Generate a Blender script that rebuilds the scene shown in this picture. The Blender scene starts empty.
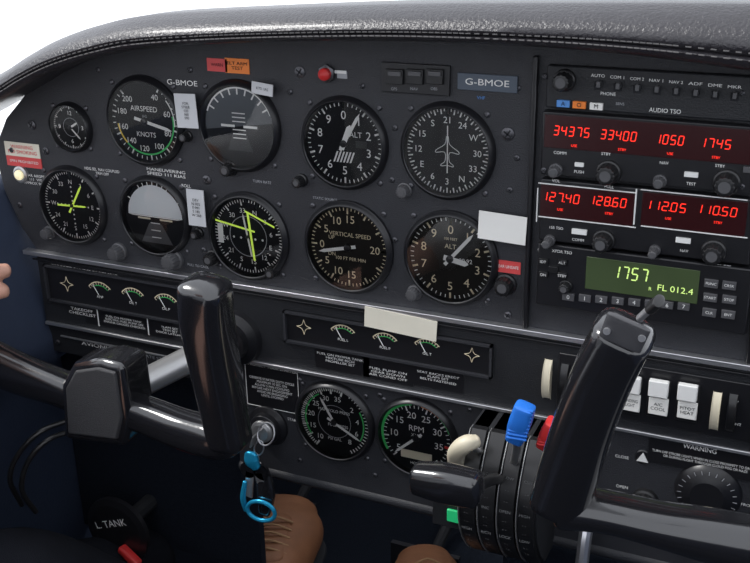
import bpy, math
import numpy as np
from mathutils import Vector, Matrix

# ---------------------------------------------------------------- camera calibration
F=1037.0; D=.95
Rm=Vector((.912,.4097,-.017)).normalized()
Fw=Vector((-.3868,.8454,-.3679)); Fw=(Fw-Rm*Fw.dot(Rm)).normalized()
Dn=Fw.cross(Rm).normalized()
if Dn.z>0: Dn=-Dn
C=-Fw*D
def ray(px,py): return Rm*(px-375)+Dn*(py-281.5)+Fw*F
def W(px,py,y=0.0):
    d=ray(px,py); t=(y-C.y)/d.y
    return C+d*t
def PX(px,py,y=0.0):
    return (y-C.y)/ray(px,py).y
def rxz(cx,cy,hw,hh,y=0.0):
    return ((W(cx+hw,cy,y).x-W(cx-hw,cy,y).x)/2,(W(cx,cy-hh,y).z-W(cx,cy+hh,y).z)/2)

# ---------------------------------------------------------------- materials
M={}
def mat(name,col,rough=.5,metal=0,bs=0,bstr=0,emi=0,coat=0,var=0,vs=40,spec=.5,aniso=None):
    m=bpy.data.materials.new(name); m.use_nodes=True
    nt=m.node_tree; b=nt.nodes['Principled BSDF']
    b.inputs['Base Color'].default_value=(*col,1); b.inputs['Roughness'].default_value=rough
    b.inputs['Metallic'].default_value=metal
    b.inputs['Specular IOR Level'].default_value=spec
    b.inputs['Coat Weight'].default_value=coat; b.inputs['Coat Roughness'].default_value=.08
    if emi:
        b.inputs['Emission Color'].default_value=(*col,1); b.inputs['Emission Strength'].default_value=emi
    tc=nt.nodes.new('ShaderNodeTexCoord')
    if bs:
        n=nt.nodes.new('ShaderNodeTexNoise'); n.inputs['Scale'].default_value=bs; n.inputs['Detail'].default_value=3
        nt.links.new(tc.outputs['Object'],n.inputs['Vector'])
        bp=nt.nodes.new('ShaderNodeBump'); bp.inputs['Strength'].default_value=bstr; bp.inputs['Distance'].default_value=.001
        nt.links.new(n.outputs['Fac'],bp.inputs['Height']); nt.links.new(bp.outputs['Normal'],b.inputs['Normal'])
    if var:
        n2=nt.nodes.new('ShaderNodeTexNoise'); n2.inputs['Scale'].default_value=vs; n2.inputs['Detail'].default_value=5
        nt.links.new(tc.outputs['Object'],n2.inputs['Vector'])
        mx=nt.nodes.new('ShaderNodeMix'); mx.data_type='RGBA'
        mx.inputs[6].default_value=(*[c*(1-var) for c in col],1); mx.inputs[7].default_value=(*[min(1,c*(1+var)) for c in col],1)
        nt.links.new(n2.outputs['Fac'],mx.inputs[0]); nt.links.new(mx.outputs[2],b.inputs['Base Color'])
    M[name]=m; return m
mat('panel',(.028,.029,.034),.48,0,900,.6,var=.25,vs=25,spec=.4)
mat('panel2',(.016,.017,.020),.48,0,900,.4,var=.25,vs=25,spec=.4)
mat('bezel',(.010,.010,.012),.33,spec=.5)
mat('face',(.007,.0075,.009),.6,spec=.15)
mat('facebrown',(.013,.0115,.010),.6,spec=.15)
mat('knob',(.012,.012,.013),.30)
mat('knobgrey',(.08,.08,.085),.4)
mat('screw',(.10,.10,.11),.35,.8)
mat('silver',(.66,.66,.68),.33,.9,var=.15)
mat('alu',(.5,.5,.5),.35,.8)
mat('white',(.80,.80,.78),.5)
mat('print',(.80,.80,.78),.6)
mat('printdim',(.34,.35,.37),.6)
mat('quadprint',(.18,.185,.19),.6)
mat('beige',(.74,.64,.44),.6)
mat('cream',(.66,.60,.46),.45)
mat('paper',(.82,.81,.77),.7,var=.06)
mat('paperold',(.76,.72,.60),.7,var=.12)
mat('greypaper',(.55,.56,.58),.6,var=.1)
mat('yel',(.60,.82,.10),.5,emi=.4)
mat('yellow',(.85,.62,.08),.5)
mat('green',(.06,.55,.14),.5)
mat('greenlit',(.02,.45,.16),.3,emi=.35)
mat('red',(.6,.03,.03),.45)
mat('redlabel',(.66,.07,.07),.5)
mat('orange',(.85,.22,.03),.5)
mat('blue',(.02,.16,.62),.4)
mat('bluelit',(.08,.25,.6),.4)
mat('carab',(.02,.35,.62),.3,.5)
mat('led',(1,.03,.015),.4,emi=1.15)
mat('display',(.030,.004,.005),.25)
mat('lcd',(.050,.075,.030),.35,emi=.08)
mat('lcdtext',(.65,.9,.25),.4,emi=.5)
mat('lamp',(.9,.8,.5),.3,emi=.6)
mat('skyball',(.72,.76,.78),.4)
mat('skydark',(.060,.070,.080),.4)
mat('yoke',(.010,.010,.012),.20,0,260,.08,coat=1)
mat('yokecap',(.05,.05,.055),.4,0,600,.2)
mat('yokepad',(.035,.036,.04),.5,0,1400,.9)
mat('leather',(.024,.022,.026),.33,0,380,.9,var=.25,vs=90,coat=.15)
mat('thread',(.12,.115,.115),.6)
mat('walltrim',(.038,.052,.090),.5,0,300,.3,var=.15)
mat('dark',(.008,.009,.012),.8)
mat('carpet',(.010,.013,.020),.95,0,700,.9,var=.4,vs=200,spec=.1)
mat('trouser',(.010,.011,.015),.9,0,900,.6,var=.3,vs=60,spec=.1)
mat('bounce_shirt',(.78,.79,.8),.8)
mat('hair',(.04,.025,.015),.7)
mat('shoe',(.24,.10,.045),.6,0,500,.4,var=.35,vs=40)
mat('lace',(.35,.2,.1),.8)
mat('skin',(.55,.30,.22),.5,var=.1)
mat('cowl',(.9,.9,.9),.3)
mat('apron',(.85,.86,.86),.8,var=.05,vs=2)
mat('plate',(.07,.09,.12),.4)
def glassmat():
    m=bpy.data.materials.new('glass'); m.use_nodes=True; nt=m.node_tree; nt.nodes.clear()
    o=nt.nodes.new('ShaderNodeOutputMaterial'); mx=nt.nodes.new('ShaderNodeMixShader')
    t=nt.nodes.new('ShaderNodeBsdfTransparent'); g=nt.nodes.new('ShaderNodeBsdfGlossy'); g.inputs['Roughness'].default_value=.03
    f=nt.nodes.new('ShaderNodeFresnel'); f.inputs['IOR'].default_value=1.5
    nt.links.new(f.outputs[0],mx.inputs[0]); nt.links.new(t.outputs[0],mx.inputs[1]); nt.links.new(g.outputs[0],mx.inputs[2]); nt.links.new(mx.outputs[0],o.inputs[0])
    M['glass']=m
glassmat()

# ---------------------------------------------------------------- mesh builder
COL=bpy.context.scene.collection
class MB:
    def __init__(s): s.v=[]; s.f=[]; s.m=[]; s.mats=[]
    def mi(s,n):
        if n not in s.mats: s.mats.append(n)
        return s.mats.index(n)
    def add(s,vs,fs,m):
        o=len(s.v); s.v+= [tuple(v) for v in vs]; k=s.mi(m)
        for f in fs: s.f.append([o+i for i in f]); s.m.append(k)
    def box(s,x0,x1,y0,y1,z0,z1,m,rot=0):
        cx,cz=(x0+x1)/2,(z0+z1)/2; c,q=math.cos(rot),math.sin(rot)
        vs=[]
        for y in (y0,y1):
            for x,z in ((x0,z0),(x1,z0),(x1,z1),(x0,z1)):
                dx,dz=x-cx,z-cz
                vs.append((cx+dx*c+dz*q,y,cz-dx*q+dz*c))
        s.add(vs,[(0,1,2,3),(7,6,5,4),(0,4,5,1),(1,5,6,2),(2,6,7,3),(3,7,4,0)],m)
    def pbox(s,cx,cy,w,h,yb,yf,m,rot=0):
        c=W(cx,cy,yf); hx,hz=rxz(cx,cy,w/2,h/2,yf)
        s.box(c.x-hx,c.x+hx,yf,yb,c.z-hz,c.z+hz,m,rot); return c
    def prism(s,pts,yf,yb,m):
        n=len(pts)
        vs=[(x,yf,z) for x,z in pts]+[(x,yb,z) for x,z in pts]
        fs=[tuple(range(n)),tuple(range(2*n-1,n-1,-1))]
        for i in range(n):
            j=(i+1)%n; fs.append((i,i+n,j+n,j))
        s.add(vs,fs,m)
    def lathe(s,c,prof,m,n=48,fl=0,fa=.06,cap=True):
        vs=[];fs=[]; k=len(prof)
        for i in range(n):
            a=2*math.pi*i/n
            for r,y in prof:
                rr=r*(1+(fa*math.cos(fl*a) if fl else 0))
                vs.append((c.x+rr*math.sin(a),c.y+y,c.z+rr*math.cos(a)))
        for i in range(n):
            j=(i+1)%n
            for q in range(k-1): fs.append((i*k+q,i*k+q+1,j*k+q+1,j*k+q))
        if cap and prof[-1][0]>1e-6: fs.append(tuple(i*k+k-1 for i in range(n)))
        s.add(vs,fs,m)
    def disc(s,c,r,y,m,n=48):
        s.add([(c.x-r*math.sin(2*math.pi*i/n),y,c.z+r*math.cos(2*math.pi*i/n)) for i in range(n)],[tuple(range(n))],m)
    def arc(s,c,a0,a1,r0,r1,y,m):
        n=max(2,int(abs(a1-a0)/5)); vs=[];fs=[]
        for i in range(n+1):
            a=math.radians(a0+(a1-a0)*i/n)
            vs+=[(c.x+r0*math.sin(a),y,c.z+r0*math.cos(a)),(c.x+r1*math.sin(a),y,c.z+r1*math.cos(a))]
        for i in range(n): fs.append((2*i,2*i+2,2*i+3,2*i+1))
        s.add(vs,fs,m)
    def poly(s,c,pts,y,m,rot=0):
        a=math.radians(rot); q,p=math.sin(a),math.cos(a)
        s.add([(c.x+x*p+z*q,y,c.z-x*q+z*p) for x,z in pts],[tuple(range(len(pts)))],m)
    def tick(s,c,a,r0,r1,w,y,m):
        s.poly(c,[(-w/2,r0),(w/2,r0),(w/2,r1),(-w/2,r1)],y,m,a)
    def sweep(s,pts,m,ex=2.4,n=24,sub=6,cap=.6,closed=False,ref=Vector((0,1,0))):
        A=np.array([[p.x,p.y,p.z,a,b] for p,a,b in pts]); K=len(A)
        if closed: E=np.vstack([A[-1],A,A[0],A[1]]); segs=K
        else: E=np.vstack([2*A[0]-A[1],A,2*A[-1]-A[-2]]); segs=K-1
        E[:,3:]=np.maximum(E[:,3:],1e-5)
        out=[]
        for i in range(segs):
            p0,p1,p2,p3=E[i:i+4]
            for j in range(sub):
                t=j/sub
                out.append(.5*((2*p1)+(-p0+p2)*t+(2*p0-5*p1+4*p2-p3)*t*t+(-p0+3*p1-3*p2+p3)*t**3))
        if not closed: out.append(A[-1])
        out=np.array(out); N=len(out)
        T=np.zeros((N,3))
        for i in range(N):
            if closed: T[i]=out[(i+1)%N,:3]-out[i-1,:3]
            else: T[i]=out[min(i+1,N-1),:3]-out[max(i-1,0),:3]
        rings=[(Vector(out[i,:3]),Vector(T[i]).normalized(),out[i,3],out[i,4]) for i in range(N)]
        if not closed and cap>0:
            P,t0,a,b=rings[0]; pre=[]
            for k in (.98,.85,.6,.3): pre.append((P-t0*a*cap*k,t0,a*(1-k**2.2)**.5,b*(1-k**2.2)**.5))
            P,t1,a2,b2=rings[-1]; post=[]
            for k in (.3,.6,.85,.98): post.append((P+t1*a2*cap*k,t1,a2*(1-k**2.2)**.5,b2*(1-k**2.2)**.5))
            rings=pre+rings+post
        vs=[];fs=[]
        for P,t,a,b in rings:
            r=ref-t*ref.dot(t)
            if r.length<.05: r=Vector((0,0,1))-t*t.z
            r.normalize(); sd=t.cross(r)
            for k in range(n):
                th=2*math.pi*k/n; cs,sn=math.cos(th),math.sin(th)
                u=math.copysign(abs(cs)**(2/ex),cs)*a; w=math.copysign(abs(sn)**(2/ex),sn)*b
                vs.append(P+sd*u+r*w)
        L=len(rings)
        for i in range(L if closed else L-1):
            j=(i+1)%L
            for k in range(n):
                l=(k+1)%n; fs.append((i*n+k,i*n+l,j*n+l,j*n+k))
        if not closed:
            fs.append(tuple(range(n-1,-1,-1))); fs.append(tuple((L-1)*n+k for k in range(n)))
        s.add(vs,fs,m)
    def tube(s,pts,r,m,n=10,sub=5,closed=False):
        s.sweep([(p,r,r) for p in pts],m,ex=2,n=n,sub=sub,cap=.5,closed=closed)
    def build(s,name,parent=None,bev=0,seg=2,ang=35,remesh=0):
        V=np.array(s.v); c=(V.min(0)+V.max(0))/2
        me=bpy.data.meshes.new(name); me.from_pydata([tuple(v) for v in (V-c)],[],s.f)
        for k in s.mats: me.materials.append(M[k])
        me.polygons.foreach_set('material_index',s.m); me.polygons.foreach_set('use_smooth',[True]*len(s.f))
        me.update(); me.set_sharp_from_angle(angle=math.radians(ang))
        o=bpy.data.objects.new(name,me); COL.objects.link(o); o.location=c
        par(o,parent)
        if remesh:
            md=o.modifiers.new('r','REMESH'); md.mode='VOXEL'; md.voxel_size=remesh; md.use_smooth_shade=True
            sm=o.modifiers.new('s','SMOOTH'); sm.iterations=6
        if bev:
            md=o.modifiers.new('b','BEVEL'); md.width=bev; md.segments=seg; md.limit_method='ANGLE'; md.angle_limit=math.radians(50); md.harden_normals=False
        return o
def par(o,p):
    if p is not None:
        o.parent=p; o.matrix_parent_inverse=Matrix.Translation(p.location).inverted()
FIT=[]
def text(parent,s,px,py,cap,m='print',y=-.001,w=None,rot=0,align='CENTER'):
    P=W(px,py,y-.0004)
    return textw(parent,s,P,cap*PX(px,py,y)/.93/.7,m,None if w is None else rxz(px,py,w/2,1,y)[0]*2,rot,align)
def textw(parent,s,P,size,m='print',w=None,rot=0,align='CENTER'):
    cu=bpy.data.curves.new('lettering','FONT'); cu.body=s; cu.size=size; cu.align_x=align; cu.align_y='CENTER'
    cu.space_line=1.0; cu.resolution_u=3
    cu.materials.append(M[m]); o=bpy.data.objects.new('lettering',cu); COL.objects.link(o)
    o.location=P; o.rotation_euler=(math.pi/2,math.radians(rot),0); par(o,parent)
    if w: FIT.append((o,w))
    return o
SEG={'0':'abcdef','1':'bc','2':'abged','3':'abgcd','4':'fgbc','5':'afgcd','6':'afgedc','7':'abc','8':'abcdefg','9':'abcdfg'}
def seg7(B,s,px,py,wpx,hpx,y,m):
    c=W(px,py,y); hx,hz=rxz(px,py,wpx/2,hpx/2,y)
    n=sum(1 for ch in s if ch!='.'); adv=2*hx/n; w=adv*.60; h=hz*2; th=h*.11; x=c.x-hx
    def bar(x0,z0,x1,z1):
        sl=.12
        dx,dz=x1-x0,z1-z0
        if abs(dx)>abs(dz): q=[(x0+th*.3,z0-th/2),(x1-th*.3,z0-th/2),(x1-th*.3,z0+th/2),(x0+th*.3,z0+th/2)]
        else: q=[(x0-th/2,z0+th*.3),(x0+th/2,z0+th*.3),(x0+th/2,z1-th*.3),(x0-th/2,z1-th*.3)]
        B.add([(a+(b-c.z)*sl,y,b) for a,b in q],[(0,1,2,3)],m)
    for ch in s:
        if ch=='.':
            B.add([(x-adv*.28,y,c.z-hz),(x-adv*.28+th,y,c.z-hz),(x-adv*.28+th,y,c.z-hz+th),(x-adv*.28,y,c.z-hz+th)],[(0,1,2,3)],m); continue
        z0,z1,z2=c.z-hz,c.z,c.z+hz
        D_={'a':(x,z2,x+w,z2),'d':(x,z0,x+w,z0),'g':(x,z1,x+w,z1),'f':(x,z1,x,z2),'e':(x,z0,x,z1),'b':(x+w,z1,x+w,z2),'c':(x+w,z0,x+w,z1)}
        for k in SEG.get(ch,''): bar(*D_[k])
        x+=adv
def knob(B,px,py,r,ln,m='knob',y=0,fl=12,skirt=True,cap='knobgrey',fa=.05):
    c=W(px,py,y); R=r*PX(px,py,y); c=Vector((c.x,y,c.z))
    if skirt: B.lathe(c,[(R*1.15,0),(R*1.12,-ln*.22),(R*.95,-ln*.28)],m,40)
    B.lathe(c,[(R*.92,-ln*.2),(R*.86,-ln*.9),(R*.78,-ln),(R*.5,-ln*1.02)],m,72,fl=fl,fa=fa)
    B.lathe(c,[(R*.5,-ln*1.0),(R*.48,-ln*1.05)],cap,32)
def screw(B,px,py,r=2.6,y=0,m='screw'):
    c=W(px,py,y); R=r*PX(px,py,y); B.lathe(Vector((c.x,y,c.z)),[(R,0),(R*.95,-.0008),(R*.5,-.0016)],m,16)
    B.box(c.x-R*.7,c.x+R*.7,y-.0018,y-.001,c.z-R*.12,c.z+R*.12,'dark',.6)
    B.box(c.x-R*.7,c.x+R*.7,y-.0018,y-.001,c.z-R*.12,c.z+R*.12,'dark',.6+1.57)

def dial(name,cx,cy,hw,hh,face='face',ticks=(),nums=(),nr=.72,ns=.17,nm='print',texts=(),arcs=(),needles=(),extra=None,glass=True,screws=True,rim=1.08,Y=0,rimmat='bezel',hub=.09):
    a,b=rxz(cx,cy,hw,hh,Y); r=(a+b)/2*.99; c=W(cx,cy,Y)
    B=MB()
    B.lathe(c,[(r*(rim+.045),0),(r*(rim+.035),-.003),(r*rim,-.0045),(r*1.05,-.0065),(r*1.02,-.0072),(r*1.0,-.0065)],rimmat,72,cap=False)
    B.lathe(c,[(r*1.0,-.0065),(r*.985,-.003),(r*.965,-.001)],'knob',72,cap=False)
    B.disc(c,r*.98,Y-.001,face,72)
    yy=Y-.0014
    for n,a0,a1,r0,r1,w,m in ticks:
        for i in range(n): B.tick(c,a0+(a1-a0)*i/max(1,n-1),r*r0,r*r1,r*w,yy,m)
    for a0,a1,r0,r1,m in arcs: B.arc(c,a0,a1,r*r0,r*r1,yy-.0001,m)
    if extra: extra(B,c,r,yy)
    k=0
    for ang,L,T,w,m in needles:
        k+=1; y2=yy-.0006*k-.0006
        B.poly(c,[(-w*r*.5,-T*r),(w*r*.5,-T*r),(w*r*.5,L*r*.82),(0,L*r),(-w*r*.5,L*r*.82)],y2,m,ang)
    if needles and hub: B.lathe(Vector((c.x,yy,c.z)),[(r*hub,-.0008),(r*hub*.9,-.0032),(r*hub*.4,-.0036)],'bezel',20)
    if screws:
        for q in (45,135,225,315):
            rr=r*(rim+.18); R=.0026; x=c.x+rr*math.sin(math.radians(q)); z=c.z+rr*math.cos(math.radians(q))
            B.lathe(Vector((x,Y,z)),[(R,0),(R*.95,-.0008),(R*.5,-.0016)],'screw',14)
    root=B.build(name)
    for ang,s in nums:
        q=math.radians(ang); textw(root,s,Vector((c.x+nr*r*math.sin(q),yy-.0003,c.z+nr*r*math.cos(q))),ns*r/.7,nm)
    for s,dx,dz,sz,m in texts:
        textw(root,s,Vector((c.x+dx*r,yy-.0003,c.z+dz*r)),sz*r/.7,m)
    if glass:
        G=MB(); G.disc(c,r*1.0,Y-.0062,'glass',64); G.build('cover_glass',root)
    return root

# ================================================================= PANEL STRUCTURE
zA=W(270,288).z; zB=W(290,366).z; zL=W(400,503).z
xR=W(810,200).x
def xz(l,y=0): return [(W(p,q,y).x,W(p,q,y).z) for p,q in l]
B=MB()
out=xz([(40,255),(22,228),(4,190),(-6,150),(6,118),(30,88),(70,60),(130,38),(300,30)])
pts=[(xR,zA)]+[(xR,W(560,20).z)]+[(W(560,20).x,W(560,20).z)]+[(x,z) for x,z in out[::-1]]+[(W(44,256).x,zA)]
B.prism(pts,0,.02,'panel')
panel=B.build('instrument_panel',bev=.0015)
B=MB()
xl=W(40,262).x; zM=zB
B.box(xl,xR,-.004,.02,zB,zA,'panel2')
B.box(W(48,330).x,W(250,380).x,.0,.02,W(60,352).z,zB,'panel2')
B.box(W(236,400).x,W(484,470).x,-.001,.02,zL,zB,'panel')
B.box(W(556,470).x,xR,-.001,.02,zL,zB,'panel')
B.box(W(484,470).x,W(556,470).x,.004,.02,zL,zB,'dark')
B.sweep([(Vector((W(240,440).x,.006,zL)),.007,.010),(Vector((0.1,.006,zL)),.007,.010),(Vector((xR,.006,zL)),.007,.010)],'panel',ex=2.2,sub=2)
B.build('lower_panel',panel,bev=.001)
B=MB()
def bar(z,x0,x1,h=.0022,y0=-.004,y1=-.0075,m='silver'):
    B.box(x0,x1,y1,y0,z-h,z+h,m)
bar(zA,W(28,248).x,xR,.0024,0,-.0085)
bar(zA-.007,W(36,254).x,xR,.001,-.004,-.0065,'bezel')
bar(zB,W(50,322).x,W(560,410).x,.0018)
bar(zB-.016,W(62,340).x,W(240,372).x,.0010,-.0,-.002,'alu')
bar(W(650,432).z,W(558,420).x,xR,.0016,-.001,-.006)
B.build('trim_1',panel,bev=.0005)
B=MB()
x0=W(534,200).x
B.box(x0-.004,x0,-.006,0,zA+.002,W(540,55).z,'bezel')
B.box(xR-.03,xR,-.006,0,zA+.002,W(540,55).z,'bezel')
B.build('radio_rack_frame',panel,bev=.001)
for s,x,y,h,m,w in (("G-BMOE",182,83,5,'print',30),("MANEUVERING\nSPEED 111 KIAS",166,173,2.8,'print',38),("ROLL",186,186,3,'print',None),
   ("CLEAR AIRSPEED\nVA 111  VFE 103\nAPPROX 90 KTS",36,180,2.6,'print',26),("HDG SEL  NAV COUPLED\nTRIM OFF",102,172,2.6,'print',34),("TURN RATE",262,182,2.6,'printdim',None),("PULL TO CAGE",198,266,2.4,'printdim',None),("STATIC SOURCE",325,199,2.4,'printdim',None)):
    text(panel,s,x,y,h,m,0,w)
text(panel,"FIRE BOTTLE UNDER PILOTS SEAT",84,271,3.2,'print',-.004,64)
text(panel,"FIRST AID KIT ON GEAR SIDE",152,284,3.2,'print',-.004,54)
B=MB(); B.pbox(487,83,60,17,0,-.002,'plate'); o=B.build('registration_plate',bev=.0004); text(o,"G-BMOE",487,83,6,'print',-.002,44); text(o,"VHF",481,98,3,'bluelit',0,8)
B=MB()
for x,y,r in ((300,72,6),(508,134,7),(32,125,5),(112,250,3),(207,180,5),(190,70,3),(362,86,3),(395,128,3),(392,180,3),(518,88,3),(290,92,3),(204,250,3),(395,240,3),(517,158,3),(46,151,4),(510,190,3),(45,235,3),(98,70,3),(12,150,3),(295,300,3),(20,205,3),(508,315,4)):
    screw(B,x,y,r,0)
for x,y in ((58,342),(300,380),(380,395),(470,410),(375,475),(300,460),(465,400),(560,440),(575,455),(745,470),(640,505)): screw(B,x,y,2.8,-.001)
B.build('panel_screws',panel)

# ================================================================= INSTRUMENTS
P='print'
def ex(B,c,r,y):
    B.arc(c,0,360,.40*r,.42*r,y-.0001,'printdim')
dial('clock',72,127,17,24,ticks=[(60,0,354,.86,.94,.025,P),(12,0,330,.8,.94,.05,P)],needles=[(135,.7,.1,.07,P),(60,.5,.1,.09,P)],extra=ex,ns=.18,nums=[(0,'12'),(90,'3'),(180,'6'),(270,'9')],nr=.62)
sp=[(30,'40'),(72,'60'),(112,'80'),(150,'100'),(188,'120'),(222,'140'),(255,'160'),(287,'180'),(318,'200')]
dial('airspeed_indicator',146,121,33,42,ticks=[(33,30,318,.88,.97,.02,P),(9,30,318,.84,.97,.04,P)],nums=sp,nr=.69,ns=.14,
  texts=[('AIRSPEED',0,.3,.13,P),('KNOTS',0,-.33,.12,P),('IAS',0,.12,.07,'printdim')],arcs=[(78,225,.80,.84,'green'),(50,95,.84,.87,P),(226,262,.80,.84,'yellow')],needles=[(103,.80,.3,.08,P)])
def ex(B,c,r,y):
    n=24; pts=[(.93*r*math.cos(math.pi*i/n),.93*r*math.sin(math.pi*i/n)) for i in range(n+1)]
    B.poly(c,pts,y,'skydark',-8)
    B.arc(c,-70,70,.90*r,.94*r,y-.0002,P)
    B.poly(c,[(-.5*r,-.03*r),(-.12*r,-.03*r),(-.12*r,.03*r),(-.5*r,.03*r)],y-.0003,P); B.poly(c,[(.12*r,-.03*r),(.5*r,-.03*r),(.5*r,.03*r),(.12*r,.03*r)],y-.0003,P)
    for k in (-3,-2,-1,1,2,3): B.poly(c,[(-.18*r,.1*k*r),(.18*r,.1*k*r),(.18*r,.1*k*r+.025*r),(-.18*r,.1*k*r+.025*r)],y-.0003,P)
    for a in (-60,-45,-30,-15,0,15,30,45,60): B.tick(c,a,.76*r,.92*r,.04*r,y-.0003,P)
    B.poly(c,[(-.35*r,-.6*r),(.35*r,-.6*r),(.2*r,-.2*r),(-.2*r,-.2*r)],y-.0002,'bezel')
dial('attitude_indicator',240,126,36,42,extra=ex)
an=[(36*i,str(i)) for i in range(10)]
def ex(B,c,r,y):
    for k in range(6): B.poly(c,[(-.30*r+.085*k*r,-.46*r),(-.255*r+.085*k*r,-.46*r),(-.255*r+.085*k*r+.1*r,-.2*r),(-.30*r+.085*k*r+.1*r,-.2*r)],y-.0002,P)
    B.box(c.x+.3*r,c.x+.58*r,y-.0006,y,c.z-.08*r,c.z+.08*r,'bezel')
dial('altimeter',345,143,37,44,ticks=[(51,0,360,.88,.96,.02,P),(11,0,360,.82,.96,.045,P)],nums=an,nr=.66,ns=.20,texts=[('ALT',.30,.22,.13,P)],needles=[(30,.86,.2,.08,P),(22,.5,.15,.13,P)],extra=ex)
hn=[(0,'N'),(30,'3'),(60,'6'),(90,'E'),(120,'12'),(150,'15'),(180,'S'),(210,'21'),(240,'24'),(270,'W'),(300,'30'),(330,'33')]
def ex(B,c,r,y):
    B.poly(c,[(-.013*r,-.5*r),(.013*r,-.5*r),(.013*r,.58*r),(-.013*r,.58*r)],y-.0002,P)
    for s in (-1,1):
        B.tube([Vector((c.x+s*q[0]*r,y-.0005,c.z+q[1]*r)) for q in ((.02,.34),(.06,.16),(.26,.02),(.26,-.04),(.06,-.02),(.05,-.22),(.14,-.30),(.14,-.34),(.02,-.32))],.0003,P,6,3)
dial('heading_indicator',448,151,41,46,ticks=[(73,0,360,.90,.96,.018,P),(37,0,360,.84,.96,.032,P)],nums=[((a+150)%360,s) for a,s in hn],nr=.70,ns=.145,extra=ex)
def ex(B,c,r,y):
    for k in range(-4,5):
        if k: B.disc(Vector((c.x+k*.13*r,0,c.z)),.025*r,y-.0002,P,10); B.disc(Vector((c.x,0,c.z+k*.13*r)),.025*r,y-.0002,P,10)
dial('vor_indicator',74,205,28,36,ticks=[(73,0,360,.88,.95,.02,P),(13,0,360,.80,.95,.04,P)],nums=hn,nr=.66,ns=.12,extra=ex,needles=[(32,.72,.25,.06,'yel'),(88,.5,.5,.05,'yel')],hub=.05)
def ex(B,c,r,y):
    n=24; pts=[(.86*r*math.cos(math.pi*i/n),.86*r*math.sin(math.pi*i/n)) for i in range(n+1)]
    B.poly(c,pts,y,'skyball',0)
    B.poly(c,[(-.86*r,0),(-.7*r,-.03*r),(.7*r,-.03*r),(.86*r,0)],y-.0004,'white')
    for a in (-60,-30,-20,-10,0,10,20,30,60): B.tick(c,a,.86*r,.95*r,.03*r,y-.0003,P)
    B.poly(c,[(-.55*r,-.1*r),(-.15*r,-.1*r),(-.15*r,-.05*r),(-.55*r,-.05*r)],y-.0006,'cream'); B.poly(c,[(.15*r,-.1*r),(.55*r,-.1*r),(.55*r,-.05*r),(.15*r,-.05*r)],y-.0006,'cream')
    B.poly(c,[(-.5*r,-.75*r),(.5*r,-.75*r),(.2*r,-.2*r),(-.2*r,-.2*r)],y-.0006,'knobgrey')
    for k in (1,2,3): B.poly(c,[(-.15*r,-.2*k*r),(.15*r,-.2*k*r),(.15*r,-.2*k*r+.025*r),(-.15*r,-.2*k*r+.025*r)],y-.0008,P)
dial('attitude_indicator',156,216,30,37,extra=ex)
def ex(B,c,r,y):
    B.arc(c,0,360,.50*r,.52*r,y-.0001,'printdim')
    B.poly(c,[(-.9*r,.30*r),(.2*r,.12*r),(.2*r,.17*r),(-.9*r,.35*r)],y-.0006,'yel')
    B.poly(c,[(-.05*r,.62*r),(.75*r,.3*r),(.75*r,.35*r),(-.05*r,.67*r)],y-.0006,'yel')
    B.poly(c,[(.12*r,-.6*r),(.18*r,-.6*r),(.06*r,.6*r),(0,.6*r)],y-.0007,'yel')
    B.poly(c,[(-.85*r,-.25*r),(-.7*r,-.25*r),(-.7*r,.25*r),(-.85*r,.25*r)],y-.0003,P)
    for q in (-.4,-.2,.2,.4): B.disc(Vector((c.x+q*r,0,c.z-.05*r)),.03*r,y-.0003,P,10)
dial('horizontal_situation_indicator',249,236,34,41,ticks=[(73,0,360,.86,.93,.018,P),(13,20,380,.78,.93,.035,P)],nums=[((a+20)%360,s) for a,s in hn],nr=.65,ns=.12,extra=ex,needles=[(350,.6,.5,.05,P)],hub=.04)
vn=[(270,'0'),(305,'5'),(335,'10'),(5,'15'),(90,'20'),(235,'5'),(205,'10'),(175,'15')]
dial('vertical_speed_indicator',349,247,38,43,face='facebrown',ticks=[(61,90,450,.88,.95,.02,'beige'),(13,90,450,.80,.95,.04,'beige')],nums=vn,nr=.67,ns=.18,nm='beige',
  texts=[('VERTICAL SPEED',.05,.30,.10,'beige'),('100 FT PER MIN',.05,-.28,.08,'beige'),('UP',-.42,.2,.09,'beige'),('DN',-.42,-.2,.09,'beige')],needles=[(257,.78,.2,.08,P)])
dial('altimeter',451,258,40,45,face='facebrown',ticks=[(51,0,360,.88,.96,.02,P),(11,0,360,.82,.96,.045,'beige')],nums=an,nr=.67,ns=.20,nm='beige',texts=[('ALT',0,.28,.11,'beige'),('100 FEET',0,.46,.06,'beige'),('29.92',.36,-.02,.1,P)],needles=[(40,.84,.2,.08,P),(100,.45,.15,.13,P)])
def ex(B,c,r,y):
    B.arc(c,0,360,.45*r,.465*r,y-.0001,'printdim')
dial('manifold_pressure_gauge',335,421,33,37,ticks=[(41,215,375,.86,.95,.025,P),(9,215,375,.78,.95,.05,P),(21,30,150,.86,.95,.025,P)],nums=[(220,'10'),(250,'15'),(280,'20'),(310,'25'),(340,'30'),(10,'35'),(50,'2'),(80,'4'),(110,'6'),(140,'8')],nr=.66,ns=.14,
  texts=[('MANIFOLD PRESS',0,.3,.08,P),('FUEL PRESS',.1,-.1,.08,P),('PSI GAL',0,-.5,.08,P)],arcs=[(235,330,.80,.84,'green'),(60,120,.8,.84,'green')],needles=[(330,.75,.1,.07,P),(118,.85,.2,.07,P)],Y=-.001,extra=ex)
def ex(B,c,r,y):
    B.box(c.x-.42*r,c.x+.42*r,y-.0008,y,c.z-.62*r,c.z-.40*r,'cream')
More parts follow.
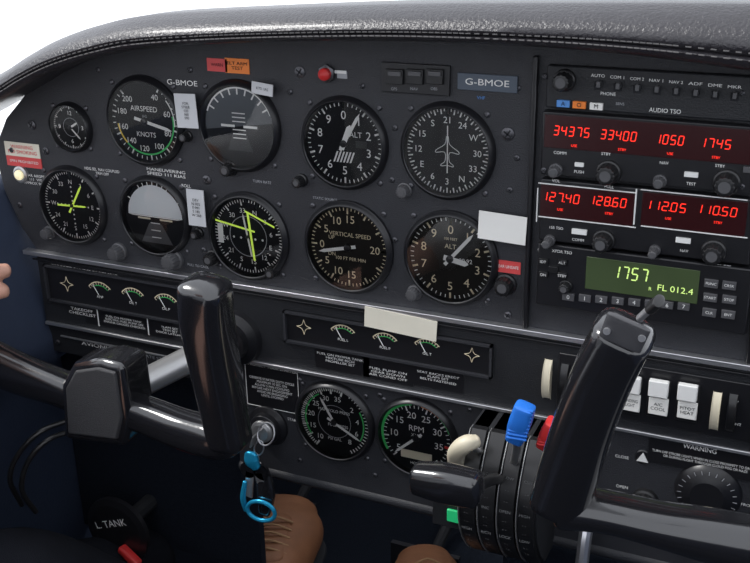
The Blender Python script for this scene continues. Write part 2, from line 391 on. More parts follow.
dial('tachometer',417,437,35,37,ticks=[(36,225,495,.82,.90,.02,P),(8,225,495,.76,.90,.04,P)],nums=[(232,'5'),(272,'10'),(312,'15'),(348,'20'),(25,'25'),(65,'30'),(102,'35')],nr=.62,ns=.18,
  texts=[('RPM',0,.25,.16,P),('X100',0,.06,.09,P),('5044',0,-.51,.17,'dark'),('HOURS',0,-.75,.07,P)],arcs=[(238,352,.90,.97,'green'),(8,42,.90,.97,'orange'),(42,72,.90,.97,'green'),(95,100,.76,.97,'red')],needles=[(228,.8,.2,.07,P)],Y=-.001,extra=ex)

def kn(name,l,y=0):
    B=MB()
    for a in l: knob(B,a[0],a[1],a[2],a[3],a[4] if len(a)>4 else 'knob',y,fl=a[5] if len(a)>5 else 14)
    return B.build(name)
for a in ((231,168,7,.012),(302,180,6,.012),(405,190,7,.009,'knobgrey'),(120,251,8,.013,'knobgrey'),(175,259,9,.014,'knobgrey'),(199,233,5,.010),(274,271,6,.010),(415,292,7,.010,'knobgrey'),(506,284,10,.012),(214,257,7,.012),(188,136,5,.010),(50,232,6,.010,'knobgrey')):
    kn('adjustment_knob',[a])
B=MB(); c=W(328,73,0); B.lathe(c,[(.008,0),(.008,-.004),(.0055,-.005)],'screw',6); B.lathe(c,[(.0055,-.004),(.0052,-.009),(.003,-.011),(0,-.012)],'red',24); B.build('warning_lamp')
B=MB(); B.pbox(342,75,10,7,0,-.0006,'printdim'); B.pbox(339,72,14,3,0,-.0008,'print'); B.build('lamp_placard')
B=MB(); c=W(22,174,0); B.lathe(c,[(.009,0),(.009,-.003),(.007,-.004)],'alu',24); B.lathe(c,[(.0055,-.003),(.005,-.006),(0,-.008)],'lamp',24); B.build('indicator_lamp')
B=MB(); B.pbox(415,79,68,30,0,-.003,'bezel')
for x in (394,414,434):
    B.pbox(x,77,17,15,-.003,-.006,'knob'); B.pbox(x,74,13,5,-.006,-.0075,'knobgrey')
o=B.build('switch_module',bev=.0005)
for x,s in ((394,'GPS'),(414,'NAV'),(434,'OBS')): text(o,s,x,89,2.6,'printdim',-.003)
def sticker(name,x,y,w,h,m,rot=0,t=None,tm='dark',cap=2.6,yf=-.0008,y0=0,tw=None):
    B=MB(); B.pbox(x,y,w,h,y0,y0+yf,m,math.radians(rot)); o=B.build(name)
    if t: text(o,t,x,y,cap,tm,y0+yf,tw,rot)
    return o
sticker('calibration_card',186,111,21,34,'greypaper',-2,"FOR\nSTEER\n030\n060\n090",'dark',2.4,y0=-.0075)
sticker('calibration_card',262,89,21,12,'greypaper',6,"KTS  IAS",'dark',2.5,y0=-.0075)
sticker('calibration_card',196,208,17,36,'greypaper',0,"DEV\nN 002\nE 091\nS 182\nW 268",'dark',2.6,y0=-.0075)
sticker('paper_label',502,228,48,28,'paper',2,y0=-.0075)
sticker('red_placard',507,267,27,12,'redlabel',0,"GEAR UNSAFE",'print',3,tw=23)
sticker('red_placard',217,65,20,13,'redlabel',0,"WARN",'dark',3)
sticker('orange_placard',237,66,24,15,'orange',0,"ELT ARM\nTEST",'dark',3,tw=20)
sticker('warning_placard',22,150,34,14,'paperold',0,"WARNING\nNO SMOKING",'redlabel',3.4,tw=28)
sticker('red_placard',24,162,34,10,'redlabel',0,"SPIN PROHIBITED",'print',2.4,tw=28)
sticker('masking_tape_strip',400,324,72,20,'paperold',3,y0=-.0085,yf=-.0008)

# ================================================================= MID BAND
Y=-.004
def meterbox(name,cx,cy,w,h,items):
    B=MB(); c=W(cx,cy,Y); hx,hz=rxz(cx,cy,w/2,h/2,Y)
    t=.0022
    B.box(c.x-hx,c.x+hx,Y-.0015,Y,c.z-hz,c.z+hz,'bezel')
    for a in ((c.x-hx,c.x+hx,c.z+hz-t,c.z+hz),(c.x-hx,c.x+hx,c.z-hz,c.z-hz+t),(c.x-hx,c.x-hx+t,c.z-hz,c.z+hz),(c.x+hx-t,c.x+hx,c.z-hz,c.z+hz)):
        B.box(a[0],a[1],Y-.005,Y,a[2],a[3],'panel')
    tx=[]
    for k,x,y,s in items:
        p=W(x,y,Y-.0018); q=PX(x,y,Y)
        if k=='d':
            R=8*q
            for (x1,z1),(x2,z2) in (((-1,0),(0,1)),((0,1),(1,0)),((1,0),(0,-1)),((0,-1),(-1,0))):
                B.tube([Vector((p.x+x1*R,p.y-.0003,p.z+z1*R)),Vector((p.x+(x1+x2)*R*.28,p.y-.0003,p.z+(z1+z2)*R*.28)),Vector((p.x+x2*R,p.y-.0003,p.z+z2*R))],.0003,'beige',6,3)
        else:
            R=17*q; cc=Vector((p.x,0,p.z-R*.45))
            B.arc(cc,-50,50,R*.98,R*1.04,p.y-.0001,'beige')
            for a in range(-50,51,12): B.tick(cc,a,R*.84,R*1.0,.0007,p.y-.0002,'beige')
            B.tick(cc,-30,R*.2,R*.95,.0009,p.y-.0004,'print'); B.arc(cc,-35,45,R*.78,R*.82,p.y-.0001,'green'); tx.append((s,x,y+6))
    o=B.build(name)
    for s,x,y in tx: text(o,s,x,y,2.6,'print',Y-.002)
    return o
meterbox('annunciator_gauge_cluster',122,294,150,36,[('d',67,284,''),('m',100,291,'AMP'),('m',133,297,'OIL T'),('m',166,303,'OIL P')])
meterbox('engine_gauge_cluster',385,342,206,32,[('d',304,327,''),('m',343,334,'FUEL L'),('m',385,342,'FUEL P'),('m',427,348,'OIL T'),('d',472,355,'')])
B=MB()
B.pbox(128,322,86,17,Y,Y-.0008,'bezel'); B.pbox(342,362,54,20,Y,Y-.0008,'bezel'); B.pbox(388,370,50,24,Y,Y-.0008,'bezel'); B.pbox(438,378,50,22,Y,Y-.0008,'bezel')
B.pbox(98,318,1,16,Y,Y-.001,'print');B.pbox(148,327,1,16,Y,Y-.001,'print');
o=B.build('checklist_placard')
text(o,"TAKEOFF\nCHECKLIST",82,312,2.8,'print',Y-.001,26); text(o,"FUEL ON PROPER TANK\nELECTRIC FUEL PUMP ON\nENGINE GAUGES CHECKED",124,322,2.0,'print',Y-.001,40); text(o,"FLAPS SET\nTRIM SET\nDOOR LATCHED",170,331,2.0,'print',Y-.001,28)
text(o,"FUEL ON PROPER TANK\nMIXTURE RICH\nPROPELLER SET",340,360,2.3,'print',Y-.001,46); text(o,"LANDING CHECKLIST",391,360,2.8,'print',Y-.001,40); text(o,"FUEL PUMP ON\nGEAR DOWN\nAIR COND OFF",388,374,2.3,'print',Y-.001,38); text(o,"SEAT BACKS ERECT\nFLAPS SET\nBELTS FASTENED",438,378,2.3,'print',Y-.001,42)
text(o,"AVIONICS 2",102,347,3.6,'print',0,40); text(o,"ALTERNATE STATIC",150,357,3,'printdim',0,46)
B=MB(); c=B.pbox(272,386,54,48,-.001,-.002,'bezel')
hx,hz=rxz(272,386,26,23,-.002)
for a in ((-hx,hx,hz-.0005,hz),(-hx,hx,-hz,-hz+.0005),(-hx,-hx+.0005,-hz,hz),(hx-.0005,hx,-hz,hz)): B.box(c.x+a[0],c.x+a[1],-.0024,-.002,c.z+a[2],c.z+a[3],'print')
o=B.build('starter_placard'); text(o,"PROTECT YOUR STARTER",272,368,3,'print',-.002,48)
text(o,"OBSERVE STARTER DUTY CYCLE\nMAXIMUM 10 SEC ON\nALLOW 5 MIN COOLING\nBEFORE NEXT ENGAGEMENT\nAVOID RE-ENGAGING\nUNTIL STOPPED",272,389,2.4,'print',-.002,44)

# ================================================================= RADIO STACK
def unit(name,cx,cy,w,h,yf,m='bezel'):
    B=MB(); B.pbox(cx,cy,w,h,0,yf,m); return B.build(name,bev=.0012)
sl=lambda x,y0:y0+.083*(x-540)
o=unit('audio_selector_panel',648,93,212,44,-.008,'panel2'); B=MB()
labs=["AUTO","COM 1","COM 2","NAV 1","NAV 2","ADF","DME","MKR"]
for i,s in enumerate(labs):
    x=598+i*19.5; text(o,s,x,sl(x,71),2.8,'print',-.008,14)
    B.pbox(x,sl(x,81),8,8,-.008,-.0085,'dark'); B.pbox(x,sl(x,80),4,6,-.0085,-.016,'knobgrey')
knob(B,565,80,10,.014,'knob',-.008)
for x,m in ((563,'bluelit'),(579,'orange'),(596,'paper')):
    y=sl(x,102); B.pbox(x,y,13,7,-.008,-.011,m)
for x in (545,742): screw(B,x,sl(x,76),3,-.008)
B.build('controls',o,bev=.0003)
for x,s in ((563,'A'),(579,'O'),(596,'M')): text(o,s,x,sl(x,102),4,'dark',-.0112)
text(o,"PHONE",608,94,3,'print',-.008); text(o,"AUDIO TSO",665,111,4,'print',-.008,32); text(o,"SENS",620,104,2.6,'printdim',-.008)
o=unit('navigation_comm_radio',644,152,214,66,-.010,'bezel'); B=MB()
B.pbox(644,139,208,34,-.010,-.0106,'display')
for x,w,s in ((573,38,'34375'),(620,38,'33400'),(671,31,'1050'),(717,34,'1745')):
    seg7(B,s,x,sl(x,129),w,9,-.0112,'led')
for x in (544,742): screw(B,x,sl(x,170),3,-.010)
knob(B,609,172,11,.014,'knob',-.010); knob(B,556,170,6,.010,'knobgrey',-.010); knob(B,660,181,6,.010,'knobgrey',-.010); knob(B,727,182,12,.016,'knob',-.010)
B.pbox(579,165,9,4,-.01,-.0125,'white'); B.pbox(691,175,14,5,-.01,-.0125,'white'); B.pbox(747,170,8,6,-.01,-.0125,'knobgrey')
B.build('display_and_controls',o,bev=.0003)
for s,x in (('USE',574),('STBY',622),('USE',670),('STBY',716)): text(o,s,x,sl(x,143),2.4,'led',-.0106)
for s,x,y in (('COMM',560,153),('STBY',606,154),('NAV',664,163),('STBY',720,166),('PUSH',579,172),('PULL',609,187),('TEST',691,184),('VOL',556,181)): text(o,s,x,y,2.8,'print',-.010)
o=unit('comm_navigation_radio',642,221,214,64,-.010,'bezel'); B=MB()
B.pbox(586,205,94,32,-.010,-.0106,'display'); B.pbox(693,214,106,34,-.010,-.0106,'display')
for x,w,s in ((562,40,'127.40'),(609,40,'128.60'),(667,44,'112.05'),(718,44,'110.50')): seg7(B,s,x,sl(x,196),w,8.5,-.0112,'led')
for x,y,r in ((550,240,5),(604,240,10),(655,250,5),(714,251,11)): knob(B,x,y,r,.014,'knob' if r>8 else 'knobgrey',-.010)
for x in (579,683): B.pbox(x,sl(x,229),15,5,-.01,-.0125,'white')
for x,y,w,h in ((586,188,98,1),(586,222,98,1),(537,205,1,34),(635,207,1.5,36),(693,195,108,1),(693,232,108,1)): B.pbox(x,y,w,h,-.01,-.0112,'print')
B.build('display_and_controls',o,bev=.0002)
for s,x in (('USE',560),('STBY',609),('USE',668),('STBY',718)): text(o,s,x,sl(x,208),2.4,'led',-.0106)
for s,x,y in (('155 TSO',556,228),('PULL 25K',610,254),('COMM',578,240),('OFF',541,250),('NAV',684,251),('IDENT',655,263),('PULL OBS',722,266)): text(o,s,x,y,2.6,'print',-.010)
o=unit('transponder',639,288,214,64,-.012,'bezel'); B=MB()
B.pbox(641,280,114,33,-.012,-.0126,'lcd')
seg7(B,'1757',632,274,38,12,-.0132,'lcdtext')
for i in range(8):
    x=568+i*16.5; y=sl(x,294); B.pbox(x,y+1,12,7,-.012,-.0145,'knobgrey')
for x,y in ((543,262),(553,270),(562,263),(543,275),(562,276)): B.pbox(x,y,9,6,-.012,-.0145,'knob')
for x,y in ((711,284),(729,286),(710,298),(729,300),(709,313),(728,315)): B.pbox(x,y,14,8,-.012,-.0145,'knobgrey')
knob(B,566,286,6,.009,'knob',-.012)
B.build('display_and_buttons',o,bev=.0005)
for i in range(8):
    x=568+i*16.5; text(o,str(i),x,sl(x,294)+1,4,'print',-.0146)
for s,x,y in (('IDT',543,262),('ALT',562,263),('ON',543,275),('STBY',562,276),('FUNC',711,284),('CRSR',729,286),('START',710,298),('STOP',729,300),('CLR',709,313),('ENT',728,315)): text(o,s,x,y,2.6,'print',-.0146)
text(o,'FL 012.4',675,290,6,'lcdtext',-.0126,36); text(o,'R',650,289,3.5,'lcdtext',-.0126); text(o,"XPDR TSO",562,252,2.8,'print',-.012)

# ================================================================= LOWER RIGHT: rocker switches
Y=-.004
B=MB(); B.pbox(655,397,205,56,Y,Y-.002,'bezel')
sw=[(604,391),(630,395),(658,399),(687,403)]
for x,y in sw[1:]:
    B.pbox(x,y,23,38,Y-.002,Y-.004,'knob'); B.pbox(x,y-9,20,16,Y-.004,Y-.010,'white'); B.pbox(x,y+8,20,17,Y-.004,Y-.007,'paper')
x,y=604,391; B.pbox(x,y,22,34,Y-.002,Y-.007,'knob')
for x,y in ((548,379),(565,381),(716,410),(732,412)):
    c=W(x,y,-.004); r=.020; wd=.0035
    vs=[];fs=[];n=40
    for i in range(n):
        a=2*math.pi*i/n
        for k in (-1,1): vs.append((c.x+k*wd,c.y+.004+r*.6*math.cos(a),c.z+r*math.sin(a)))
    for i in range(n):
        j=(i+1)%n; fs.append((2*i,2*j,2*j+1,2*i+1))
    fs.append(tuple(range(0,2*n,2))); fs.append(tuple(range(1,2*n,2))[::-1])
    B.add(vs,fs,'cream' if x in(548,716) else 'knob')
o=B.build('rocker_switch_bank',bev=.0008)
for (x,y),s in zip(sw[1:],("LANDING\nLIGHT","A/C\nCOOL","PITOT\nHEAT")): text(o,s,x,y+8,3.2,'dark',Y-.007,15)
text(o,"ANTI COL",604,410,2.6,'print',Y-.002); text(o,"DAY",734,402,3,'print',Y-.002); text(o,"NIGHT",734,424,3,'print',Y-.002)
B=MB(); c=B.pbox(705,458,118,30,-.001,-.003,'bezel'); o=B.build('warning_placard',bev=.0004)
text(o,"WARNING",700,449,5,'print',-.003,34); text(o,"TURN OFF STROBE LIGHTS WHEN IN CLOSE PROXIMITY TO GROUND\nOR DURING FLIGHT THROUGH CLOUD FOG OR HAZE",705,462,2.6,'print',-.003,110)
B=MB(); c=W(643,457,-.001); B.lathe(c,[(.007,0),(.006,-.001)],'bezel',24); B.prism([(c.x-.005,c.z-.004),(c.x+.005,c.z-.004),(c.x,c.z+.005)],-.0025,-.001,'white')
o=B.build('friction_marker'); text(o,"CLOSE",622,457,3,'print',-.001); text(o,"OPEN",622,487,3,'print',-.001); text(o,"DEFROST",745,505,3,'print',-.001)
B=MB(); c=W(708,492,-.001); B.lathe(c,[(.028,0),(.026,-.004),(.02,-.008),(.014,-.010)],'bezel',48)
for k in range(24): B.tick(c,k*15,.021,.0245,.0006,-.0095,'printdim')
B.build('cabin_heat_control')
kn('adjustment_knob',[(645,500,12,.02)],-.001)

# ================================================================= THROTTLE QUADRANT
B=MB()
xa=W(484,470).x; xb=W(558,470).x
z1=W(520,412).z; z0=W(520,535).z
n=14
prof=[]
for i in range(n+1):
    t=i/n; prof.append((-.018-.055*math.sin(math.pi*min(1,.12+t*.8))**.8, z1+(z0-z1)*t))
def quadstrip(xl,xr,off,m):
    vs=[];fs=[]
    pr=[(.0,prof[0][1])]+[(y+off,z) for y,z in prof]+[(.0,prof[-1][1])]
    for y,z in pr: vs+=[(xl,y,z),(xr,y,z)]
    for i in range(len(pr)-1): fs.append((2*i,2*i+2,2*i+3,2*i+1))
    k=len(pr); fs.append(tuple(range(0,2*k,2))[::-1]); fs.append(tuple(range(1,2*k,2)))
    B.add(vs,fs,m)
quadstrip(xa,xb,.006,'dark')
wd=(xb-xa)/4
for i in range(4):
    quadstrip(xa+wd*i+.0018,xa+wd*(i+1)-.0018,-.0005,'knob')
    quadstrip(xa+wd*i+.0004,xa+wd*i+.0013,-.0018,'alu')
quad=B.build('throttle_quadrant',bev=.0004)
for i in range(4):
    for j in range(3,12,1):
        y,z=prof[j]
        if j%3==0: textw(quad,("INC","OPEN","HIGH","RICH","LOCK","LOW","CUT")[(i+j)%7],Vector((xa+wd*(i+.5),y-.003,z)),.0040,'quadprint')
        else: textw(quad,"- -",Vector((xa+wd*(i+.5),y-.003,z)),.004,'quadprint')
B=MB()
q=PX(420,480,-.14)
B.sweep([(W(418,478,-.14),16*q,.012),(W(445,483,-.14),19*q,.014),(W(475,489,-.14),18*q,.013)],'yoke',ex=3,cap=.45)
B.sweep([(W(472,488,-.135),.006,.005),(W(492,480,-.10),.005,.004),(W(500,478,-.06),.005,.004)],'knob',ex=3)
B.build('throttle_lever',quad)
B=MB()
q=PX(465,450,-.06)
B.sweep([(W(456,464,-.06),8*q,.006),(W(457,452,-.07),9*q,.008),(W(466,444,-.075),8.5*q,.008),(W(476,441,-.07),6*q,.006)],'cream',ex=2.5,cap=.7)
B.sweep([(W(470,446,-.07),.003,.003),(W(488,455,-.04),.003,.003)],'alu')
B.build('alternate_air_lever',quad)
def lever(name,px,py,m,h,w,y,bx,by):
    B=MB(); q=PX(px,py,y)
    B.sweep([(W(px-5,py+h*.5,y),w*.42*q,.006),(W(px,py,y-.004),w*.5*q,.008),(W(px+5,py-h*.5,y-.006),w*.46*q,.007)],m,ex=4,cap=.25)
    for k in range(-4,5):
        B.sweep([(W(px-w*.42-k*.9,py+k*h*.11+0,y-.010),.0012,.0012),(W(px+w*.42-k*.9,py+k*h*.11+3,y-.010),.0012,.0012)],m,n=8,sub=2)
    B.sweep([(W(px-5,py+h*.55,y+.002),.0035,.0025),(W((px+bx)/2,(py+by)/2+4,y*.8-.01),.0035,.0025),(W(bx,by,-.06),.0035,.0025)],'alu')
    B.build(name,quad)
lever('propeller_lever',520,423,'blue',32,22,-.11,514,462)
lever('mixture_lever',549,434,'red',22,18,-.10,545,466)
B=MB(); B.pbox(455,517,46,24,.012,-.006,'panel2'); B.pbox(454,517,15,12,-.006,-.009,'greenlit'); B.build('landing_gear_light',bev=.001)

# ================================================================= IGNITION + KEYS
B=MB(); c=W(269,425,-.001)
B.lathe(c,[(.022,0),(.022,-.003),(.017,-.006),(.016,-.012),(.011,-.014)],'bezel',40); B.lathe(c,[(.0125,-.006),(.012,-.016),(.008,-.018)],'alu',30)
B.box(c.x-.001,c.x+.001,c.y-.036,c.y-.012,c.z-.008,c.z+.006,'alu',.3)
ign=B.build('ignition_switch',bev=.0006)
text(ign,"OFF",249,421,3,'print',-.001); text(ign,"START",293,420,2.8,'print',-.001)
B=MB()
def loop(px,py,rx,rz,y,r,m,rot=0,ysw=0):
    c=W(px,py,y); q=PX(px,py,y); L=[]
    for i in range(14):
        a=2*math.pi*i/14; x=rx*q*math.cos(a); z=rz*q*math.sin(a); ro=math.radians(rot)
        L.append(Vector((c.x+x*math.cos(ro)+z*math.sin(ro),c.y+ysw*math.sin(a),c.z-x*math.sin(ro)+z*math.cos(ro))))
    B.tube(L,r,m,8,3,True)
loop(266,434,9,11,-.036,.0009,'silver',10,.004)
loop(259,448,5,9,-.034,.0008,'silver',20)
for i in range(5): loop(256+i*1.5,458+i*8,3,5.5,-.032,.0009,'silver',i*40)
for (x,y,r,m) in ((249,480,8,'alu'),(262,482,-14,'silver')):
    c=W(x,y,-.034); a=math.radians(r)
    B.box(c.x-.0045,c.x+.0045,-.035,-.033,c.z-.020,c.z+.010,m,a); B.lathe(Vector((c.x,-.033,c.z+.012)),[(.009,0),(.009,-.002),(.002,-.002)],'yoke',20)
B.sweep([(W(251,455,-.036),.007,.003),(W(252,461,-.036),.008,.004),(W(256,467,-.036),.005,.003)],'carab',ex=3)
B.sweep([(W(245,482,-.038),.0022,.002),(W(243,498,-.04),.003,.002),(W(246,510,-.038),.0025,.002)],'carab',ex=3)
loop(261,511,16,11,-.04,.0022,'carab',-8)
B.sweep([(W(262,470,-.03),.008,.003),(W(266,492,-.032),.010,.005),(W(264,512,-.034),.007,.003)],'yoke',ex=3)
B.build('key_ring')

# ================================================================= GLARESHIELD
cols=[(-70,140,110),(0,101,74),(30,83,55),(60,69,39),(100,57,25),(150,48,15),(260,42,9),(400,41,4),(540,47,3),(650,57,3),(750,71,4),(850,86,6)]
prof=[('u',.07,.003),('u',.012,.0),(0.0,.0),(.05,.006),(.12,.011),(.2,.014),(.235,.0135),(.26,.0115),(.285,.0145),(.4,.019),(.55,.020),(.7,.017),(.85,.011),(.95,.004),(1,0),('b',.04,-.001),('b',.12,-.012),('b',.26,-.04)]
def gl_cols(sub=8):
    A=np.array(cols,float); E=np.vstack([2*A[0]-A[1],A,2*A[-1]-A[-2]]); r=[]
    for i in range(len(A)-1):
        p0,p1,p2,p3=E[i:i+4]
        for j in range(sub):
            t=j/sub; r.append(.5*((2*p1)+(-p0+p2)*t+(2*p0-5*p1+4*p2-p3)*t*t+(-p0+3*p1-3*p2+p3)*t**3))
    r.append(A[-1]); return r
def gpt(col,p,ext=0):
    x,yl,yt=col; PL=W(x,yl,-.05); PT=W(x,yt,-.028)
    if p[0]=='u': return PL+Vector((0,p[1],p[2]))
    if p[0]=='b': return PT+Vector((0,p[1],p[2]))
    return PL.lerp(PT,p[0])+Vector((0,-p[1]-ext,0))
G=gl_cols(); vs=[];fs=[];k=len(prof)
for c_ in G:
    for p in prof: vs.append(gpt(c_,p))
for i in range(len(G)-1):
    for j in range(k-1): fs.append((i*k+j,i*k+j+1,(i+1)*k+j+1,(i+1)*k+j)[::-1])
B=MB(); B.add(vs,fs,'leather'); gs=B.build('glareshield_pad',ang=60)
B=MB()
for p in ((.2,.014),(.32,.0160)):
    P_=[gpt(c_,p,.0004) for c_ in G]
    for i in range(len(P_)-1):
        a,b=P_[i],P_[i+1]; L=(b-a).length; nst=max(1,round(L/.0058)); st=L/nst; d=(b-a).normalized()
        for m_ in range(nst):
            q=a+d*(st*m_+.0008); e=q+d*.0036
            B.sweep([(q,.00055,.0005),(e,.00055,.0005)],'thread',n=6,sub=1,cap=.5)
B.build('stitching',gs)

# ================================================================= YOKES
def S(px,py,y,a,b): return (W(px,py,y),a*PX(px,py,y),b)
B=MB()
B.sweep([S(-90,330,-.15,24,.016),S(-30,352,-.15,24,.016),S(20,374,-.15,21,.015),S(60,388,-.15,18,.015),S(90,400,-.15,18,.015)],'yoke',ex=2.8)
B.sweep([S(100,402,-.15,19,.015),S(140,413,-.152,18,.015),S(180,428,-.155,19,.016),S(215,438,-.16,20,.017),S(230,440,-.162,17,.015)],'yoke',ex=2.8)
B.sweep([S(230,440,-.162,20,.017),S(223,405,-.165,21,.018),S(214,360,-.17,23,.019),S(207,320,-.176,25,.019),S(205,288,-.18,25,.018)],'yoke',ex=3.4,cap=.45)
B.sweep([S(-100,330,-.15,22,.016),S(-150,290,-.16,24,.018),S(-175,220,-.18,25,.018)],'yoke',ex=3.2)
yk=B.build('control_yoke')
B=MB()
hub=xz([(63,440),(124,448),(130,420),(122,366),(100,360),(72,364),(60,385)],-.168)
hubc=(sum(p[0] for p in hub)/7,sum(p[1] for p in hub)/7)
B.prism(hub,-.168,-.13,'yoke'); B.build('hub',yk,bev=.006,seg=4)
B=MB(); B.prism([(hubc[0]+(x-hubc[0])*.80,hubc[1]+(z-hubc[1])*.82) for x,z in hub],-.1705,-.166,'yokepad'); B.build('hub_pad',yk,bev=.002,seg=3)
B=MB(); B.sweep([(W(105,402,-.135),.013,.013),(W(180,364,-.06),.013,.013),(W(238,334,-.002),.013,.013)],'alu',ex=2,cap=0)
B.build('shaft',yk)
B=MB(); c=W(236,337,-.004); B.lathe(c,[(.030,0),(.028,-.006),(.020,-.010),(.019,-.018),(.014,-.019)],'bezel',48); B.build('shaft_collar',yk)
B=MB()
B.sweep([S(560,502,-.24,29,.018),S(570,470,-.243,30,.019),S(584,425,-.247,30,.020),S(603,375,-.252,31,.020),S(624,333,-.257,31,.019)],'yoke',ex=3.2,cap=.4)
B.sweep([S(565,505,-.24,20,.018),S(610,512,-.238,17,.017),S(660,524,-.235,19,.017),S(710,535,-.233,24,.018),S(790,552,-.23,30,.018),S(870,560,-.23,30,.018)],'yoke',ex=2.6)
B.sweep([(W(880,560,-.225),.02,.02),(W(880,560,-.225)+Vector((0,.2,0)),.013,.013)],'alu',ex=2)
y2=B.build('control_yoke')
B=MB(); B.sweep([S(640,318,-.268,4,.003),S(655,304,-.275,4,.003)],'silver',ex=2,cap=.2); B.sweep([S(651,308,-.274,6,.005),S(659,301,-.277,6,.005)],'knob',ex=2,cap=.3)
B.build('push_to_talk_switch',y2)
B=MB(); B.sweep([S(620,343,-.2768,22,.002),S(629,322,-.2785,23,.002)],'yokecap',ex=4,cap=.12)
for x,y in ((607,331),(642,338)):
    c=W(x,y,-.2795); B.lathe(c,[(.0022,0),(.002,-.0012)],'silver',12)
B.build('grip_top_plate',y2)

# ================================================================= CABIN SHELL
zF=-.56
B=MB()
a=W(-4,186,0); b=W(52,335,0)
xw=b.x-.05
vs=[];fs=[]
prof2=[(a.x-.02,a.z+.004),(a.x,a.z),(a.x+.010,a.z-.012),((a.x+b.x)/2,(a.z+b.z)/2),(b.x,b.z),(b.x,b.z-.03),(xw,b.z-.06),(xw,zF)]
ys=[-1.2,-.6,-.3,-.1,0.0,.25,.6]
for y in ys:
    for x,z in prof2: vs.append((x,y,z))
k=len(prof2)
for i in range(len(ys)-1):
    for j in range(k-1): fs.append((i*k+j,i*k+j+1,(i+1)*k+j+1,(i+1)*k+j))
B.add(vs,fs,'walltrim'); wl=B.build('wall_left',ang=60)
B=MB(); B.box(xw,.8,-1.2,.6,zF-.02,zF,'carpet'); B.build('floor')  # dark carpet tone, footwell shade put into its colour
B=MB(); B.box(xw,.8,.55,.6,zF,.15,'dark'); B.build('wall_front')  # near-black colour stands in for the shade of the enclosed footwell
B=MB(); B.box(.78,.8,-1.2,.6,zF,.1,'walltrim'); B.build('wall_right')
B=MB(); B.box(xw,.8,-1.22,-1.2,zF,.0,'walltrim'); B.build('rear_shade_wall')  # unseen low wall, added to keep the footwell dark
B=MB(); B.box(xw+.002,W(225,470).x,.06,.07,-.42,W(60,352).z,'carpet'); B.build('kick_panel')
B=MB()
B.tube([W(70,420,-.03),W(40,432,-.06),W(18,455,-.08),W(10,480,-.09),W(22,505,-.08)],.003,'knob')
B.tube([W(75,430,-.03),W(48,440,-.06),W(28,462,-.08),W(22,490,-.09),W(36,512,-.08)],.003,'knob')
B.build('headset_cable')
B=MB(); c=W(120,528,.0); B.lathe(c,[(.042,0),(.042,-.006),(.034,-.008)],'bezel',40); B.sweep([(Vector((c.x+.010,-.012,c.z-.018)),.005,.006),(Vector((c.x+.034,-.018,c.z-.028)),.006,.006)],'red',ex=3)
B.tube([Vector((c.x,.06,c.z)),Vector((c.x,0.0,c.z))],.01,'dark')
o=B.build('fuel_selector'); textw(o,"L. TANK",Vector((c.x-.005,-.0095,c.z+.010)),.013,'print',rot=-20)

B=MB(); B.box(-40,40,1.2,60,-1.62,-1.6,'apron'); B.build('ground')
B=MB(); B.sweep([(Vector((0.1,1.05,-.14)),.60,.40),(Vector((.1,1.5,-.22)),.52,.36),(Vector((.1,2.0,-.32)),.35,.28)],'cowl',ex=2.6,ref=Vector((0,0,1)),n=48,cap=.3); B.build('engine_cowling')

# ================================================================= PEOPLE / FEET
Z=Vector((0,0,1)); V=Vector
B=MB()
kx=W(22,596,-.2)
ank=W(262,625,.05)
B.sweep([(V((-.17,-.66,-.30)),.095,.10),(V((-.20,-.45,-.28)),.085,.085),(kx+V((0,-.07,.0)),.074,.072),(kx,.066,.064),(kx.lerp(ank,.35)+V((0,0,-.012)),.054,.054),(kx.lerp(ank,.7),.046,.048),(ank,.040,.042)],'trouser',ex=2.1,n=32,sub=8,ref=Z)
k2=V((kx.x-.11,-.26,kx.z-.04)); a2=V((kx.x-.05,.05,-.44))
B.sweep([(V((-.29,-.66,-.30)),.09,.10),(V((-.33,-.45,-.29)),.07,.08),(k2,.058,.060),(k2.lerp(a2,.5),.05,.05),(a2,.04,.04)],'trouser',ex=2.1,n=32,sub=8,ref=Z)
B.sweep([(V((-.23,-.74,-.36)),.14,.10),(V((-.23,-.74,-.24)),.16,.11),(V((-.23,-.74,-.16)),.15,.105)],'trouser',ex=2.3,n=32)
pil=B.build('pilot')
B=MB()
B.sweep([(V((-.23,-.74,-.20)),.15,.105),(V((-.23,-.75,-.05)),.145,.10),(V((-.23,-.76,.10)),.165,.105),(V((-.23,-.76,.20)),.17,.09),(V((-.23,-.75,.26)),.09,.06),(V((-.23,-.74,.29)),.055,.055)],'bounce_shirt',ex=2.4,n=36,cap=.2)  # unseen torso; white shirt added to give light and show in the glass
fd=V((.2,.98,0)).normalized(); tip=W(2,278,-.118); h0=tip-fd*.074; wr=h0-fd*.085
B.sweep([(V((-.37,-.75,.19)),.055,.055),(V((-.385,-.62,.08)),.048,.048),(V((-.385,-.48,-.02)),.042,.042),(wr-fd*.05,.033,.033)],'bounce_shirt',ex=2,ref=Z)
B.sweep([(V((-.09,-.75,.19)),.055,.055),(V((-.06,-.72,.04)),.048,.048),(V((-.06,-.66,-.08)),.042,.042),(V((-.12,-.50,-.15)),.033,.033)],'bounce_shirt',ex=2,ref=Z)
B.build('bounce_shirt',pil,remesh=.008)
B=MB()
B.sweep([(V((-.23,-.75,.24)),.052,.055),(V((-.23,-.735,.33)),.052,.055)],'skin',ex=2)
B.sweep([(V((-.23,-.71,.32)),.045,.055),(V((-.23,-.715,.37)),.066,.085),(V((-.23,-.72,.43)),.075,.095),(V((-.23,-.725,.49)),.070,.088)],'skin',ex=2.1,n=32,cap=.7)
B.sweep([(V((-.23,-.625,.42)),.008,.008),(V((-.23,-.612,.395)),.014,.014)],'skin')
